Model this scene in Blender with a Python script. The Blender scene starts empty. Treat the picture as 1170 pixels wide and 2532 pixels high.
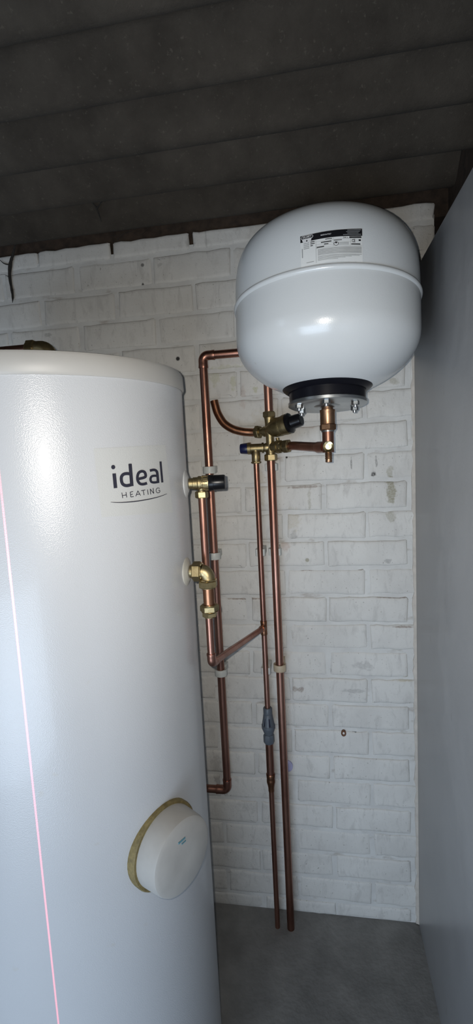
import bpy, bmesh, math, random
from mathutils import Vector, Matrix, noise
import numpy as np

# ------------------------------------------------------------------ camera, world, lights, exposure
W_, H_ = 1170., 2532.
FPX = 1213.0
CX, CY = 585., 1266.
YAW, PITCH, ROLL = -0.16442, -0.11702, -0.05153
D = 1.37                      # camera to brick wall (wall front plane is y = 0)
EYE = 1.42                    # camera height above the floor
CAM = Vector((0, -D, EYE))
fw = Vector((math.sin(YAW)*math.cos(PITCH), math.cos(YAW)*math.cos(PITCH), math.sin(PITCH)))
r0 = Vector((math.cos(YAW), -math.sin(YAW), 0))
u0 = r0.cross(fw)
RT = r0*math.cos(ROLL) + u0*math.sin(ROLL)
UP = u0*math.cos(ROLL) - r0*math.sin(ROLL)

sc = bpy.context.scene
COL = sc.collection
cam_d = bpy.data.cameras.new('camera')
cam = bpy.data.objects.new('camera', cam_d)
COL.objects.link(cam)
cam_d.sensor_fit = 'VERTICAL'
cam_d.sensor_height = 36.0
cam_d.lens = 36.0*FPX/H_
cam_d.clip_start = 0.01
M4 = Matrix((RT, UP, -fw)).transposed().to_4x4()
M4.translation = CAM
cam.matrix_world = M4
sc.camera = cam

world = bpy.data.worlds.new('world')
sc.world = world
world.use_nodes = True
world.node_tree.nodes['Background'].inputs[0].default_value = (0.75, 0.86, 1.0, 1)
world.node_tree.nodes['Background'].inputs[1].default_value = 0.03

def area_light(name, loc, aim, sx, sy, power, col):
    l = bpy.data.lights.new(name, 'AREA')
    l.shape = 'RECTANGLE'; l.size = sx; l.size_y = sy
    l.energy = power; l.color = col
    o = bpy.data.objects.new(name, l); COL.objects.link(o)
    o.location = loc
    o.rotation_euler = (Vector(aim)-Vector(loc)).to_track_quat('-Z', 'Y').to_euler()
    return o

# phone flash beside the lens
fl = bpy.data.lights.new('phone_flash', 'AREA')
fl.shape = 'DISK'; fl.size = 0.008; fl.energy = 3.0; fl.color = (1.0, 0.95, 0.87); fl.spread = math.radians(120)
flo = bpy.data.objects.new('phone_flash', fl); COL.objects.link(flo)
flo.matrix_world = M4
flo.location = CAM - RT*0.016 + UP*0.010 + fw*0.012
# daylight through the open garage door behind the camera
area_light('doorway_daylight', (-0.52, -2.25, 0.45), (-0.05, 0, 0.85), 1.3, 0.8, 26.5, (0.66, 0.81, 1.0))
# narrow window in the left wall
area_light('window_daylight', (-1.42, -1.35, 1.55), (0.1, -0.5, 1.4), 0.30, 0.75, 1.8, (0.68, 0.82, 1.0))

sc.view_settings.view_transform = 'Standard'
sc.view_settings.look = 'None'
sc.view_settings.exposure = 0.0
sc.view_settings.gamma = 1.0
sc.view_settings.use_curve_mapping = False

# ------------------------------------------------------------------ pixel -> place helpers
def ray(px, py):
    return RT*((px-CX)/FPX) - UP*((py-CY)/FPX) + fw
def at(px, py, off=0.0):            # on the plane `off` metres in front of the brick wall
    v = ray(px, py)
    return CAM + v*((D-off)/v.y)
CYL = Vector((-0.525, 0.90-D, 0)); CR = 0.275     # hot water cylinder axis, radius
def on_cyl(px, py, rr=CR):
    v = ray(px, py); o = CAM-CYL
    a = v.x*v.x+v.y*v.y; b = 2*(o.x*v.x+o.y*v.y); c = o.x*o.x+o.y*o.y-rr*rr
    t = (-b-math.sqrt(max(0, b*b-4*a*c)))/(2*a)
    return CAM+v*t

# ------------------------------------------------------------------ materials
def new_mat(name):
    m = bpy.data.materials.new(name); m.use_nodes = True
    nt = m.node_tree
    return m, nt, nt.nodes['Principled BSDF']
def nd(nt, typ, **kw):
    n = nt.nodes.new(typ)
    for k, v in kw.items():
        if k.startswith('i_'):
            n.inputs[k[2:]].default_value = v
        else: setattr(n, k, v)
    return n
def ramp(nt, fac, stops):
    r = nt.nodes.new('ShaderNodeValToRGB')
    e = r.color_ramp.elements
    while len(e) < len(stops): e.new(0.5)
    for i, (p, c) in enumerate(stops):
        e[i].position = p; e[i].color = c if len(c) == 4 else (*c, 1)
    nt.links.new(fac, r.inputs[0]); return r.outputs[0]
def noise_tex(nt, vec, scale, detail=3, rough=0.5, dist=0.0):
    n = nd(nt, 'ShaderNodeTexNoise'); n.inputs['Scale'].default_value = scale
    n.inputs['Detail'].default_value = detail; n.inputs['Roughness'].default_value = rough
    n.inputs['Distortion'].default_value = dist
    nt.links.new(vec, n.inputs['Vector']); return n.outputs['Fac']
def mixc(nt, fac, a, b, mode='MIX'):
    m = nt.nodes.new('ShaderNodeMix'); m.data_type = 'RGBA'; m.blend_type = mode
    for sock, v in ((m.inputs[0], fac), (m.inputs[6], a), (m.inputs[7], b)):
        if isinstance(v, (int, float)): sock.default_value = v
        elif isinstance(v, tuple): sock.default_value = v if len(v) == 4 else (*v, 1)
        else: nt.links.new(v, sock)
    return m.outputs[2]
def math_n(nt, op, a, b=None, c=None):
    m = nt.nodes.new('ShaderNodeMath'); m.operation = op
    for i, v in enumerate((a, b, c)):
        if v is None: continue
        if isinstance(v, (int, float)): m.inputs[i].default_value = v
        else: nt.links.new(v, m.inputs[i])
    return m.outputs[0]
def pos(nt):
    return nt.nodes.new('ShaderNodeNewGeometry').outputs['Position']
def bump(nt, bs, h, strength, dist):
    b = nt.nodes.new('ShaderNodeBump'); b.inputs['Strength'].default_value = strength
    b.inputs['Distance'].default_value = dist
    nt.links.new(h, b.inputs['Height']); nt.links.new(b.outputs[0], bs.inputs['Normal'])

def simple(name, col, rough=0.5, metal=0.0, var=0.12, scale=30, bumpd=0.0, bscale=200, spec=0.5, coat=0.0, sub=0.0):
    m, nt, bs = new_mat(name)
    p = pos(nt)
    n = noise_tex(nt, p, scale, 4, 0.6)
    lo = tuple(max(0, c*(1-var)) for c in col); hi = tuple(min(1, c*(1+var)) for c in col)
    nt.links.new(ramp(nt, n, [(0.3, lo), (0.7, hi)]), bs.inputs['Base Color'])
    bs.inputs['Roughness'].default_value = rough; bs.inputs['Metallic'].default_value = metal
    bs.inputs['Specular IOR Level'].default_value = spec
    if coat: bs.inputs['Coat Weight'].default_value = coat; bs.inputs['Coat Roughness'].default_value = 0.08
    if sub:
        bs.inputs['Subsurface Weight'].default_value = sub
        bs.inputs['Subsurface Radius'].default_value = (0.004, 0.004, 0.004)
    if bumpd:
        bump(nt, bs, noise_tex(nt, p, bscale, 2), 0.6, bumpd)
    return m

def metal_mat(name, c1, c2, c3, r1, r2, scale=14, stretch=0.25, bumpd=0.0):
    m, nt, bs = new_mat(name)
    p = pos(nt)
    mp = nt.nodes.new('ShaderNodeMapping'); mp.inputs['Scale'].default_value = (1, 1, stretch)
    nt.links.new(p, mp.inputs[0])
    n = noise_tex(nt, mp.outputs[0], scale, 5, 0.62, 0.4)
    nt.links.new(ramp(nt, n, [(0.28, c1), (0.52, c2), (0.78, c3)]), bs.inputs['Base Color'])
    n2 = noise_tex(nt, p, 90, 3)
    mr = nt.nodes.new('ShaderNodeMapRange'); mr.inputs[3].default_value = r1; mr.inputs[4].default_value = r2
    nt.links.new(n2, mr.inputs[0]); nt.links.new(mr.outputs[0], bs.inputs['Roughness'])
    bs.inputs['Metallic'].default_value = 1.0
    if bumpd: bump(nt, bs, noise_tex(nt, p, 420, 2), 0.5, bumpd)
    return m

COPPER = metal_mat('copper', (0.19, 0.088, 0.062), (0.35, 0.175, 0.128), (0.48, 0.265, 0.20), 0.27, 0.44)
COPPER_DARK = metal_mat('copper_tarnished', (0.18, 0.080, 0.045), (0.31, 0.150, 0.085), (0.43, 0.23, 0.14), 0.25, 0.40)
BRASS = metal_mat('brass_dull', (0.20, 0.155, 0.075), (0.31, 0.245, 0.13), (0.42, 0.345, 0.195), 0.36, 0.52, 40, 1, 0.0004)
BRASS_BRIGHT = metal_mat('brass_bright', (0.50, 0.38, 0.18), (0.62, 0.49, 0.26), (0.75, 0.62, 0.38), 0.16, 0.26, 40, 1)
BRONZE = metal_mat('bronze_fitting', (0.25, 0.14, 0.085), (0.36, 0.21, 0.125), (0.46, 0.29, 0.18), 0.28, 0.42, 40, 1)
ZINC = metal_mat('zinc_plate', (0.36, 0.38, 0.39), (0.42, 0.44, 0.45), (0.48, 0.50, 0.50), 0.28, 0.36, 20, 1)
BLACK = simple('black_plastic', (0.005, 0.005, 0.006), 0.30, var=0.1, spec=0.25)
RUBBER = simple('black_gasket', (0.004, 0.004, 0.007), 0.33, var=0.1, spec=0.3)
NAVY = simple('navy_plastic', (0.006, 0.008, 0.045), 0.32)
GREY_PL = simple('grey_plastic', (0.085, 0.10, 0.12), 0.42)
DARK_IN = simple('tundish_inside', (0.012, 0.012, 0.03), 0.5)
CLIP = simple('clip_nylon', (0.54, 0.55, 0.52), 0.42, var=0.06, sub=0.3)
CLIP_CREAM = simple('clip_cream', (0.46, 0.38, 0.27), 0.45, var=0.08, sub=0.3)
ROSETTE = simple('rosette_plastic', (0.43, 0.41, 0.355), 0.40, var=0.05)
ROSETTE_W = simple('rosette_white', (0.46, 0.46, 0.45), 0.40, var=0.05)
LID = simple('lid_plastic', (0.385, 0.37, 0.345), 0.45, var=0.04, scale=8)
CAP_GREY = simple('cap_plastic', (0.37, 0.355, 0.33), 0.5, var=0.05)
FOAM = simple('foam_ring', (0.17, 0.13, 0.05), 0.7, var=0.3, scale=120, bumpd=0.001, bscale=300)
INK = simple('logo_ink', (0.022, 0.022, 0.035), 0.4, var=0.05)
PAPER = simple('label_paper', (0.66, 0.67, 0.66), 0.35, var=0.03)
PRINT = simple('label_black', (0.010, 0.010, 0.012), 0.3)
PRINT_G = simple('label_grey', (0.33, 0.34, 0.34), 0.4)
PRINT_W = simple('label_white', (0.62, 0.62, 0.62), 0.4)
WEB = simple('sooty_cobweb', (0.020, 0.017, 0.014), 0.95, var=0.4, scale=200)
RUSTY = simple('brown_plug', (0.11, 0.045, 0.018), 0.7, var=0.4, scale=300)
LILAC = simple('lilac_plastic', (0.36, 0.36, 0.55), 0.5)
TIMBER_BACKING = simple('timber_and_backing', (0.035, 0.022, 0.014), 0.9, var=0.5, scale=40, bumpd=0.002, bscale=60)  # dark timber of the side wall, also colours the added gap backing
STRIP = simple('filler_strip', (0.50, 0.455, 0.40), 0.75, var=0.12, scale=40, bumpd=0.001, bscale=120)
TEAL = simple('teal_print', (0.10, 0.22, 0.26), 0.5)

def enamel(name, col, rough, bscale, bdist, coat):
    m, nt, bs = new_mat(name)
    p = pos(nt)
    n = noise_tex(nt, p, 5, 3, 0.5)
    lo = tuple(c*0.97 for c in col)
    base = ramp(nt, n, [(0.35, lo), (0.65, col)])
    # a few small scuffs
    s = noise_tex(nt, p, 38, 2, 0.4)
    sf = ramp(nt, s, [(0.74, (0, 0, 0)), (0.80, (0.35, 0.35, 0.35))])
    nt.links.new(mixc(nt, sf, base, (0.45, 0.42, 0.36)), bs.inputs['Base Color'])
    bs.inputs['Roughness'].default_value = rough
    bs.inputs['Coat Weight'].default_value = coat; bs.inputs['Coat Roughness'].default_value = 0.10
    v = nt.nodes.new('ShaderNodeTexVoronoi'); v.inputs['Scale'].default_value = bscale
    nt.links.new(p, v.inputs['Vector'])
    bump(nt, bs, v.outputs['Distance'], 0.55, bdist)
    return m
CASING = enamel('cylinder_casing', (0.485, 0.49, 0.50), 0.30, 620, 0.00030, 0.16)
VINYL = enamel('clear_vinyl', (0.485, 0.487, 0.475), 0.30, 620, 0.00028, 0.10)
VESSEL = enamel('vessel_enamel', (0.60, 0.62, 0.625), 0.26, 500, 0.00010, 0.25)

def wall_paint():
    m, nt, bs = new_mat('white_painted_brick')
    p = pos(nt)
    big = noise_tex(nt, p, 7, 4, 0.55)
    col = ramp(nt, big, [(0.30, (0.53, 0.515, 0.485)), (0.62, (0.61, 0.595, 0.56))])
    # brushed paint patches
    mp = nt.nodes.new('ShaderNodeMapping'); mp.inputs['Scale'].default_value = (1, 1, 0.35)
    nt.links.new(p, mp.inputs[0])
    br = noise_tex(nt, mp.outputs[0], 55, 5, 0.65, 0.6)
    f = ramp(nt, br, [(0.52, (0, 0, 0)), (0.70, (0.6, 0.6, 0.6))])
    col = mixc(nt, f, col, (0.42, 0.405, 0.38))
    # fine dirt specks
    sp = noise_tex(nt, p, 170, 4, 0.6)
    f = ramp(nt, sp, [(0.645, (0, 0, 0)), (0.71, (0.7, 0.7, 0.7))])
    col = mixc(nt, f, col, (0.16, 0.145, 0.12))
    # stains with a place of their own: (px, py, half width px, half height px, colour, strength)
    OL = (0.23, 0.21, 0.13); BK = (0.015, 0.013, 0.012); BR = (0.16, 0.095, 0.06); GR = (0.30, 0.29, 0.275)
    GN = (0.42, 0.42, 0.27); PK = (0.44, 0.33, 0.28); YB = (0.42, 0.36, 0.24)
    spots = [(968, 1214, 13, 32, OL, .85), (964, 1168, 9, 16, OL, .5), (968, 1276, 12, 18, OL, .45), (974, 943, 12, 8, OL, .45),
             (440, 887, 6, 6, BK, 1), (923, 1172, 7, 8, BK, 1), (352, 655, 5, 5, BK, .7), (353, 706, 4, 8, BK, .9),
             (878, 1808, 8, 5, BK, .8), (709, 1131, 3, 3, BK, 1), (707, 1193, 4, 3, BK, 1), (957, 1386, 10, 7, GR, .8),
             (291, 764, 3, 7, BK, .9), (869, 1147, 2.5, 16, BK, .6), (931, 1140, 3, 14, BK, .5),
             (745, 1409, 42, 3, BR, .9), (885, 1408, 20, 3, BR, .8), (975, 1477, 50, 3, BR, .6), (998, 1550, 30, 3, BR, .7),
             (755, 1204, 50, 3.5, BR, .55), (835, 1267, 70, 3, GR, .7), (910, 1440, 4, 22, GR, .9), (815, 1655, 5, 26, GR, 1),
             (900, 1648, 26, 12, GR, .5), (738, 1705, 20, 8, BR, .6), (875, 1708, 30, 6, GR, .6), (1000, 1680, 30, 8, YB, .6),
             (632, 963, 7, 9, GN, .8), (577, 946, 8, 20, GN, .6), (532, 935, 14, 22, GN, .5), (560, 908, 40, 7, GN, .45),
             (775, 1050, 55, 8, PK, .6), (722, 1285, 22, 32, YB, .35), (706, 1350, 12, 14, PK, .6), (690, 1128, 12, 9, BR, .6),
             (645, 1210, 14, 60, YB, .35), (600, 980, 10, 30, PK, .35), (605, 1481, 58, 2.5, BR, .7), (535, 1900, 16, 50, GR, .45),
             (620, 1990, 40, 26, GR, .35), (545, 1930, 22, 14, GR, .7), (660, 1030, 40, 22, YB, .25), (765, 1235, 5, 30, OL, .4),
             (725, 1330, 8, 24, GR, .6), (470, 600, 14, 8, GR, .6), (510, 598, 3, 30, GR, .5), (80, 1540, 10, 4, GR, .5),
             (395, 655, 7, 5, GR, .5), (118, 828, 10, 6, GR, .7), (500, 1542, 20, 3, BR, .8), (760, 1385, 6, 6, OL, .7)]
    dn = nt.nodes.new('ShaderNodeTexNoise'); dn.inputs['Scale'].default_value = 75; dn.inputs['Detail'].default_value = 3
    nt.links.new(p, dn.inputs['Vector'])
    jig = math_n(nt, 'MULTIPLY_ADD', dn.outputs['Fac'], 2.2, -1.1)
    bq = noise_tex(nt, p, 210, 4, 0.7)
    mb = nt.nodes.new('ShaderNodeMapRange'); mb.inputs[1].default_value = 0.36; mb.inputs[2].default_value = 0.60
    mb.inputs[3].default_value = 0.55; mb.inputs[4].default_value = 1.0
    nt.links.new(bq, mb.inputs[0]); brk = mb.outputs[0]
    for x, y, hx, hy, c, s in spots:
        q = at(x, y)
        k = 0.00112
        vm = nt.nodes.new('ShaderNodeVectorMath'); vm.operation = 'SUBTRACT'; nt.links.new(p, vm.inputs[0]); vm.inputs[1].default_value = (q.x, 0, q.z)
        vs = nt.nodes.new('ShaderNodeVectorMath'); vs.operation = 'MULTIPLY'; nt.links.new(vm.outputs[0], vs.inputs[0])
        vs.inputs[1].default_value = (1/(hx*k), 0, 1/(hy*k))
        vl = nt.nodes.new('ShaderNodeVectorMath'); vl.operation = 'LENGTH'; nt.links.new(vs.outputs[0], vl.inputs[0])
        d = math_n(nt, 'ADD', vl.outputs['Value'], jig if (hx > 6 or hy > 10) else 0.0)
        mr = nt.nodes.new('ShaderNodeMapRange'); mr.interpolation_type = 'SMOOTHSTEP'
        mr.inputs[1].default_value = 0.55; mr.inputs[2].default_value = 1.1
        mr.inputs[3].default_value = s; mr.inputs[4].default_value = 0.0
        nt.links.new(d, mr.inputs[0])
        fac = mr.outputs[0]
        if hx > 6 or hy > 10: fac = math_n(nt, 'MULTIPLY', fac, brk)
        col = mixc(nt, fac, col, c)
    nt.links.new(col, bs.inputs['Base Color'])
    bs.inputs['Roughness'].default_value = 0.62
    h = math_n(nt, 'ADD', noise_tex(nt, p, 90, 4, 0.6), math_n(nt, 'MULTIPLY', noise_tex(nt, p, 22, 3), 2.0))
    bump(nt, bs, h, 0.45, 0.0022)
    return m
PAINT = wall_paint()

def mortar_paint():
    m, nt, bs = new_mat('white_painted_mortar')
    p = pos(nt)
    n = noise_tex(nt, p, 12, 4, 0.6)
    col = ramp(nt, n, [(0.3, (0.50, 0.49, 0.47)), (0.65, (0.60, 0.595, 0.57))])
    mp = nt.nodes.new('ShaderNodeMapping'); mp.inputs['Scale'].default_value = (0.35, 1, 1)
    nt.links.new(p, mp.inputs[0])
    c = noise_tex(nt, mp.outputs[0], 42, 4, 0.6)
    f = ramp(nt, c, [(0.60, (0, 0, 0)), (0.74, (0.6, 0.6, 0.6))])
    nt.links.new(mixc(nt, f, col, (0.27, 0.22, 0.175)), bs.inputs['Base Color'])
    bs.inputs['Roughness'].default_value = 0.7
    bump(nt, bs, noise_tex(nt, p, 110, 4, 0.6), 0.5, 0.002)
    return m
MORTAR = mortar_paint()

def gloss_wall():
    m, nt, bs = new_mat('gloss_painted_plaster')
    p = pos(nt)
    n = noise_tex(nt, p, 4, 4, 0.55)
    col = ramp(nt, n, [(0.3, (0.34, 0.34, 0.345)), (0.7, (0.39, 0.39, 0.395))])
    mp = nt.nodes.new('ShaderNodeMapping'); mp.inputs['Scale'].default_value = (1, 1, 0.3)
    nt.links.new(p, mp.inputs[0])
    s = noise_tex(nt, mp.outputs[0], 75, 2, 0.5)
    f = ramp(nt, s, [(0.72, (0, 0, 0)), (0.77, (0.6, 0.6, 0.6))])
    nt.links.new(mixc(nt, f, col, (0.24, 0.23, 0.22)), bs.inputs['Base Color'])
    bs.inputs['Roughness'].default_value = 0.33
    h = math_n(nt, 'ADD', noise_tex(nt, p, 9, 2), math_n(nt, 'MULTIPLY', noise_tex(nt, p, 120, 2), 0.06))
    bump(nt, bs, h, 0.5, 0.006)
    return m
GLOSS = gloss_wall()

def roof_mat():
    m, nt, bs = new_mat('sooty_fibre_cement')
    p = pos(nt)
    n = noise_tex(nt, p, 9, 5, 0.65)
    col = ramp(nt, n, [(0.3, (0.026, 0.020, 0.014)), (0.7, (0.055, 0.045, 0.034))])
    s = noise_tex(nt, p, 130, 3, 0.6)
    f = ramp(nt, s, [(0.62, (0, 0, 0)), (0.72, (0.5, 0.5, 0.5))])
    nt.links.new(mixc(nt, f, col, (0.095, 0.08, 0.062)), bs.inputs['Base Color'])
    bs.inputs['Roughness'].default_value = 0.95
    bump(nt, bs, noise_tex(nt, p, 160, 4, 0.7), 0.6, 0.003)
    return m
ROOF = roof_mat()
FLOOR = simple('concrete_floor', (0.20, 0.195, 0.185), 0.85, var=0.25, scale=9, bumpd=0.002, bscale=80)
SIDE = simple('painted_render', (0.45, 0.45, 0.44), 0.7, var=0.1, scale=6, bumpd=0.002, bscale=60)

# ------------------------------------------------------------------ mesh helpers
ROOT = {}            # object -> world location of its root
def basis(d):
    d = Vector(d).normalized()
    a = Vector((0, 0, 1)) if abs(d.z) < 0.9 else Vector((0, 1, 0))
    u = d.cross(a).normalized(); v = d.cross(u).normalized()
    return d, u, v
class MB:
    def __init__(s): s.v = []; s.f = []
    def add(s, vs, fs):
        k = len(s.v); s.v += [Vector(p) for p in vs]; s.f += [tuple(i+k for i in f) for f in fs]; return s
    def lathe(s, o, d, prof, n=28, rot=0.0, cap0=True, cap1=True):
        d, u, v = basis(d); o = Vector(o); vs = []; fs = []
        for t, r in prof:
            for i in range(n):
                a = rot+2*math.pi*i/n
                vs.append(o+d*t+(u*math.cos(a)+v*math.sin(a))*r)
        for j in range(len(prof)-1):
            for i in range(n):
                k = (i+1) % n
                fs.append((j*n+i, j*n+k, (j+1)*n+k, (j+1)*n+i))
        if cap0: fs.append(tuple(reversed(range(n))))
        if cap1: fs.append(tuple((len(prof)-1)*n+i for i in range(n)))
        return s.add(vs, fs)
    def hexnut(s, o, d, L, r, rot=0.0):
        b = r*0.10
        s.lathe(o, d, [(0, r*0.88), (b, r), (L-b, r), (L, r*0.88)], 6, rot)
        return s.lathe(o, d, [(-0.0006, r*0.80), (L+0.0006, r*0.80)], 24)
    def tube(s, pts, rad, n=18, caps=True):
        pts = [Vector(p) for p in pts]; m = len(pts)
        rr = rad if isinstance(rad, (list, tuple)) else [rad]*m
        T = []
        for i in range(m):
            a = pts[min(i+1, m-1)]-pts[max(i-1, 0)]; T.append(a.normalized())
        _, u, _ = basis(T[0]); vs = []; fs = []
        for i in range(m):
            u = (u-T[i]*u.dot(T[i])).normalized(); w = T[i].cross(u)
            for k in range(n):
                a = 2*math.pi*k/n
                vs.append(pts[i]+(u*math.cos(a)+w*math.sin(a))*rr[i])
        for i in range(m-1):
            for k in range(n):
                q = (k+1) % n; fs.append((i*n+k, i*n+q, (i+1)*n+q, (i+1)*n+k))
        if caps:
            fs.append(tuple(reversed(range(n)))); fs.append(tuple((m-1)*n+k for k in range(n)))
        return s.add(vs, fs)
    def box(s, c, sz, ax=None):
        c = Vector(c); X, Y, Z = ax or (Vector((1, 0, 0)), Vector((0, 1, 0)), Vector((0, 0, 1)))
        vs = [c+X*(sx*sz[0]/2)+Y*(sy*sz[1]/2)+Z*(szz*sz[2]/2) for sx in (-1, 1) for sy in (-1, 1) for szz in (-1, 1)]
        return s.add(vs, [(0, 1, 3, 2), (4, 6, 7, 5), (0, 4, 5, 1), (2, 3, 7, 6), (0, 2, 6, 4), (1, 5, 7, 3)])
    def prism(s, pts2, z0, z1, fn=lambda x, y, z: (x, y, z)):
        n = len(pts2)
        vs = [fn(x, y, z0) for x, y in pts2]+[fn(x, y, z1) for x, y in pts2]
        fs = [tuple(reversed(range(n))), tuple(range(n, 2*n))]+[(i, (i+1) % n, n+(i+1) % n, n+i) for i in range(n)]
        return s.add(vs, fs)
    def build(s, name, mat, parent=None, smooth=True, angle=38, bevel=0.0):
        me = bpy.data.meshes.new(name)
        if parent is None:
            lo = Vector([min(p[i] for p in s.v) for i in range(3)]); hi = Vector([max(p[i] for p in s.v) for i in range(3)])
            o0 = Vector(((lo.x+hi.x)/2, (lo.y+hi.y)/2, lo.z))
        else: o0 = ROOT[parent]
        me.from_pydata([tuple(p-o0) for p in s.v], [], s.f)
        bm = bmesh.new(); bm.from_mesh(me); bmesh.ops.recalc_face_normals(bm, faces=bm.faces)
        if bevel:
            es = [e for e in bm.edges if len(e.link_faces) == 2 and e.calc_face_angle(0) > 0.6]
            bmesh.ops.bevel(bm, geom=es, offset=bevel, segments=2, affect='EDGES', profile=0.5)
        bm.to_mesh(me); bm.free()
        if smooth:
            me.shade_smooth(); me.set_sharp_from_angle(angle=math.radians(angle))
        me.materials.append(mat)
        o = bpy.data.objects.new(name, me); COL.objects.link(o)
        if parent is not None: o.parent = parent
        else: o.location = o0
        ROOT[o] = o0
        return o
def tag(o, label=None, cat=None, group=None, kind=None):
    if label: o['label'] = label
    if cat: o['category'] = cat
    if group: o['group'] = group
    if kind: o['kind'] = kind
    return o
def thing(name, loc, label, cat, group=None):
    o = bpy.data.objects.new(name, None); COL.objects.link(o)
    o.location = loc; o.empty_display_size = 0.02; ROOT[o] = Vector(loc)
    return tag(o, label, cat, group)
def arc(c, d1, d2, rad, n=8):
    """fillet from direction d1 (arriving side) to d2 around corner c"""
    d1 = Vector(d1).normalized(); d2 = Vector(d2).normalized(); c = Vector(c)
    ang = d1.angle(d2); t = rad/math.tan(ang/2)
    p1 = c+d1*t; p2 = c+d2*t
    ctr = c+(d1+d2).normalized()*(rad/math.sin(ang/2))
    a = p1-ctr; b = p2-ctr; out = []
    tot = a.angle(b)
    for i in range(n+1):
        f = i/n
        out.append(ctr+(a*math.sin((1-f)*tot)+b*math.sin(f*tot))/math.sin(tot))
    return out
def elbow(corner, d1, d2, rp, parent, mat=COPPER, L=0.018, rad=0.014):
    """soldered elbow: sockets along d1 and d2 from the corner"""
    d1 = Vector(d1).normalized(); d2 = Vector(d2).normalized(); c = Vector(corner)
    a = arc(c, d1, d2, rad)
    t1 = (a[0]-c).length; t2 = (a[-1]-c).length
    pts = [c+d1*(t1+L), c+d1*(t1+L-0.002), c+d1*(t1+L*0.5)]+a+[c+d2*(t2+L*0.5), c+d2*(t2+L-0.002), c+d2*(t2+L)]
    R = rp+0.0014
    rr = [R+0.0003, R+0.0008, R]+[R]*len(a)+[R, R+0.0008, R+0.0003]
    return MB().tube(pts, rr, 22).build('elbow', mat, parent)
def stroke(pts, widths, fn):
    """flat ribbon along a 2-D polyline; fn maps 2-D to a place"""
    if isinstance(widths, (int, float)): widths = [widths]*len(pts)
    P = [Vector((p[0], p[1])) for p in pts]; vs = []; fs = []
    for i in range(len(P)):
        t0 = (P[i]-P[i-1]).normalized() if i > 0 else None
        t1 = (P[i+1]-P[i]).normalized() if i < len(P)-1 else None
        if t0 is None: t0 = t1
        if t1 is None: t1 = t0
        n0 = Vector((-t0.y, t0.x)); n1 = Vector((-t1.y, t1.x))
        nn = (n0+n1).normalized(); k = 1/max(0.5, nn.dot(n0))
        for s in (-1, 1):
            q = P[i]+nn*(s*widths[i]/2*k); vs.append(fn(q.x, q.y))
    for i in range(len(P)-1): fs.append((2*i, 2*i+1, 2*i+3, 2*i+2))
    return vs, fs
def smooth2(pts, n=6):
    out = []; P = [Vector(p) for p in pts]
    for i in range(len(P)-1):
        p0 = P[max(i-1, 0)]; p1 = P[i]; p2 = P[i+1]; p3 = P[min(i+2, len(P)-1)]
        for k in range(n):
            t = k/n
            out.append(0.5*((2*p1)+(p2-p0)*t+(2*p0-5*p1+4*p2-p3)*t*t+(3*p1-p0-3*p2+p3)*t*t*t))
    out.append(P[-1]); return out

# ------------------------------------------------------------------ the setting
rnd = random.Random(7)
XR = 0.260                      # face of the right-hand wall
XE = 0.312                      # right end of the painted brickwork
XL = -1.45
WTOP = EYE+0.600
# brick courses
PITCHX, COURSE, JT = 0.2240, 0.0803, 0.0095
z_ref = at(712.5, 1410).z       # top edge of one course
x_ref = at(910, 1440).x         # head joint in that course
wall = MB()
wall.box(((XL+XE)/2, 0.0034+0.05, (WTOP-0.03)/2), (XE-XL, 0.10, WTOP-0.03))
wall_back = tag(wall.build('wall_back', MORTAR, None, smooth=False), 'old brick wall painted white with struck mortar joints', kind='structure')
def brick_mesh(L, Hh, seed, chip=0.0):
    rg = random.Random(seed)
    def contour(ins, y, rc):
        pts = []
        for sx, sz, a0 in ((1, 1, 0), (-1, 1, 90), (-1, -1, 180), (1, -1, 270)):
            cx, cz = sx*(L/2-ins-rc), sz*(Hh/2-ins-rc)
            for k in range(3):
                a = math.radians(a0+45*k)
                pts.append([cx+rc*math.cos(a), y, cz+rc*math.sin(a)])
            # mid points along the edge toward the next corner
            if sz*sx > 0:
                for fz in (0.38, 0.22, 0.06, -0.10, -0.26, -0.40): pts.append([sz*fz*L, y, sz*(Hh/2-ins)])
        return pts
    j = [(rg.uniform(-1, 1)*0.0022, rg.uniform(-1, 1)*0.0020) for _ in range(24)]
    rings = []
    for ins, y, rc in ((-0.0006, 0.008, 0.004), (0.0002, 0.0029, 0.0045), (0.0034, 0.0006, 0.006), (0.0095, 0.0, 0.010)):
        c = contour(ins, y, rc)
        for p, q in zip(c, j): p[0] += q[0]; p[2] += q[1]
        rings.append(c)
    vs = [tuple(p) for r in rings for p in r]; n = len(rings[0]); fs = []
    for a in range(3):
        for i in range(n):
            k = (i+1) % n; fs.append((a*n+i, a*n+k, (a+1)*n+k, (a+1)*n+i))
    fs.append(tuple(3*n+i for i in range(n)))
    me = bpy.data.meshes.new('brick'); me.from_pydata(vs, [], fs)
    bm = bmesh.new(); bm.from_mesh(me)
    # open back: orient all faces so the front looks to -y
    bmesh.ops.recalc_face_normals(bm, faces=bm.faces)
    big = max(bm.faces, key=lambda f: f.calc_area())
    if big.normal.y > 0: bmesh.ops.reverse_faces(bm, faces=bm.faces)
    bm.to_mesh(me); bm.free(); me.shade_smooth(); me.set_sharp_from_angle(angle=math.radians(50))
    me.materials.append(PAINT)
    return me
BRK = {}
def get_brick(L, Hh):
    key = (round(L, 3), round(Hh, 3), rnd.randrange(5) if L > 0.2 else 0)
    if key not in BRK: BRK[key] = brick_mesh(L, Hh, len(BRK)+11)
    return BRK[key]
k0 = -int((WTOP-z_ref)/COURSE)-1
k1 = int(z_ref/COURSE)+1
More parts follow.
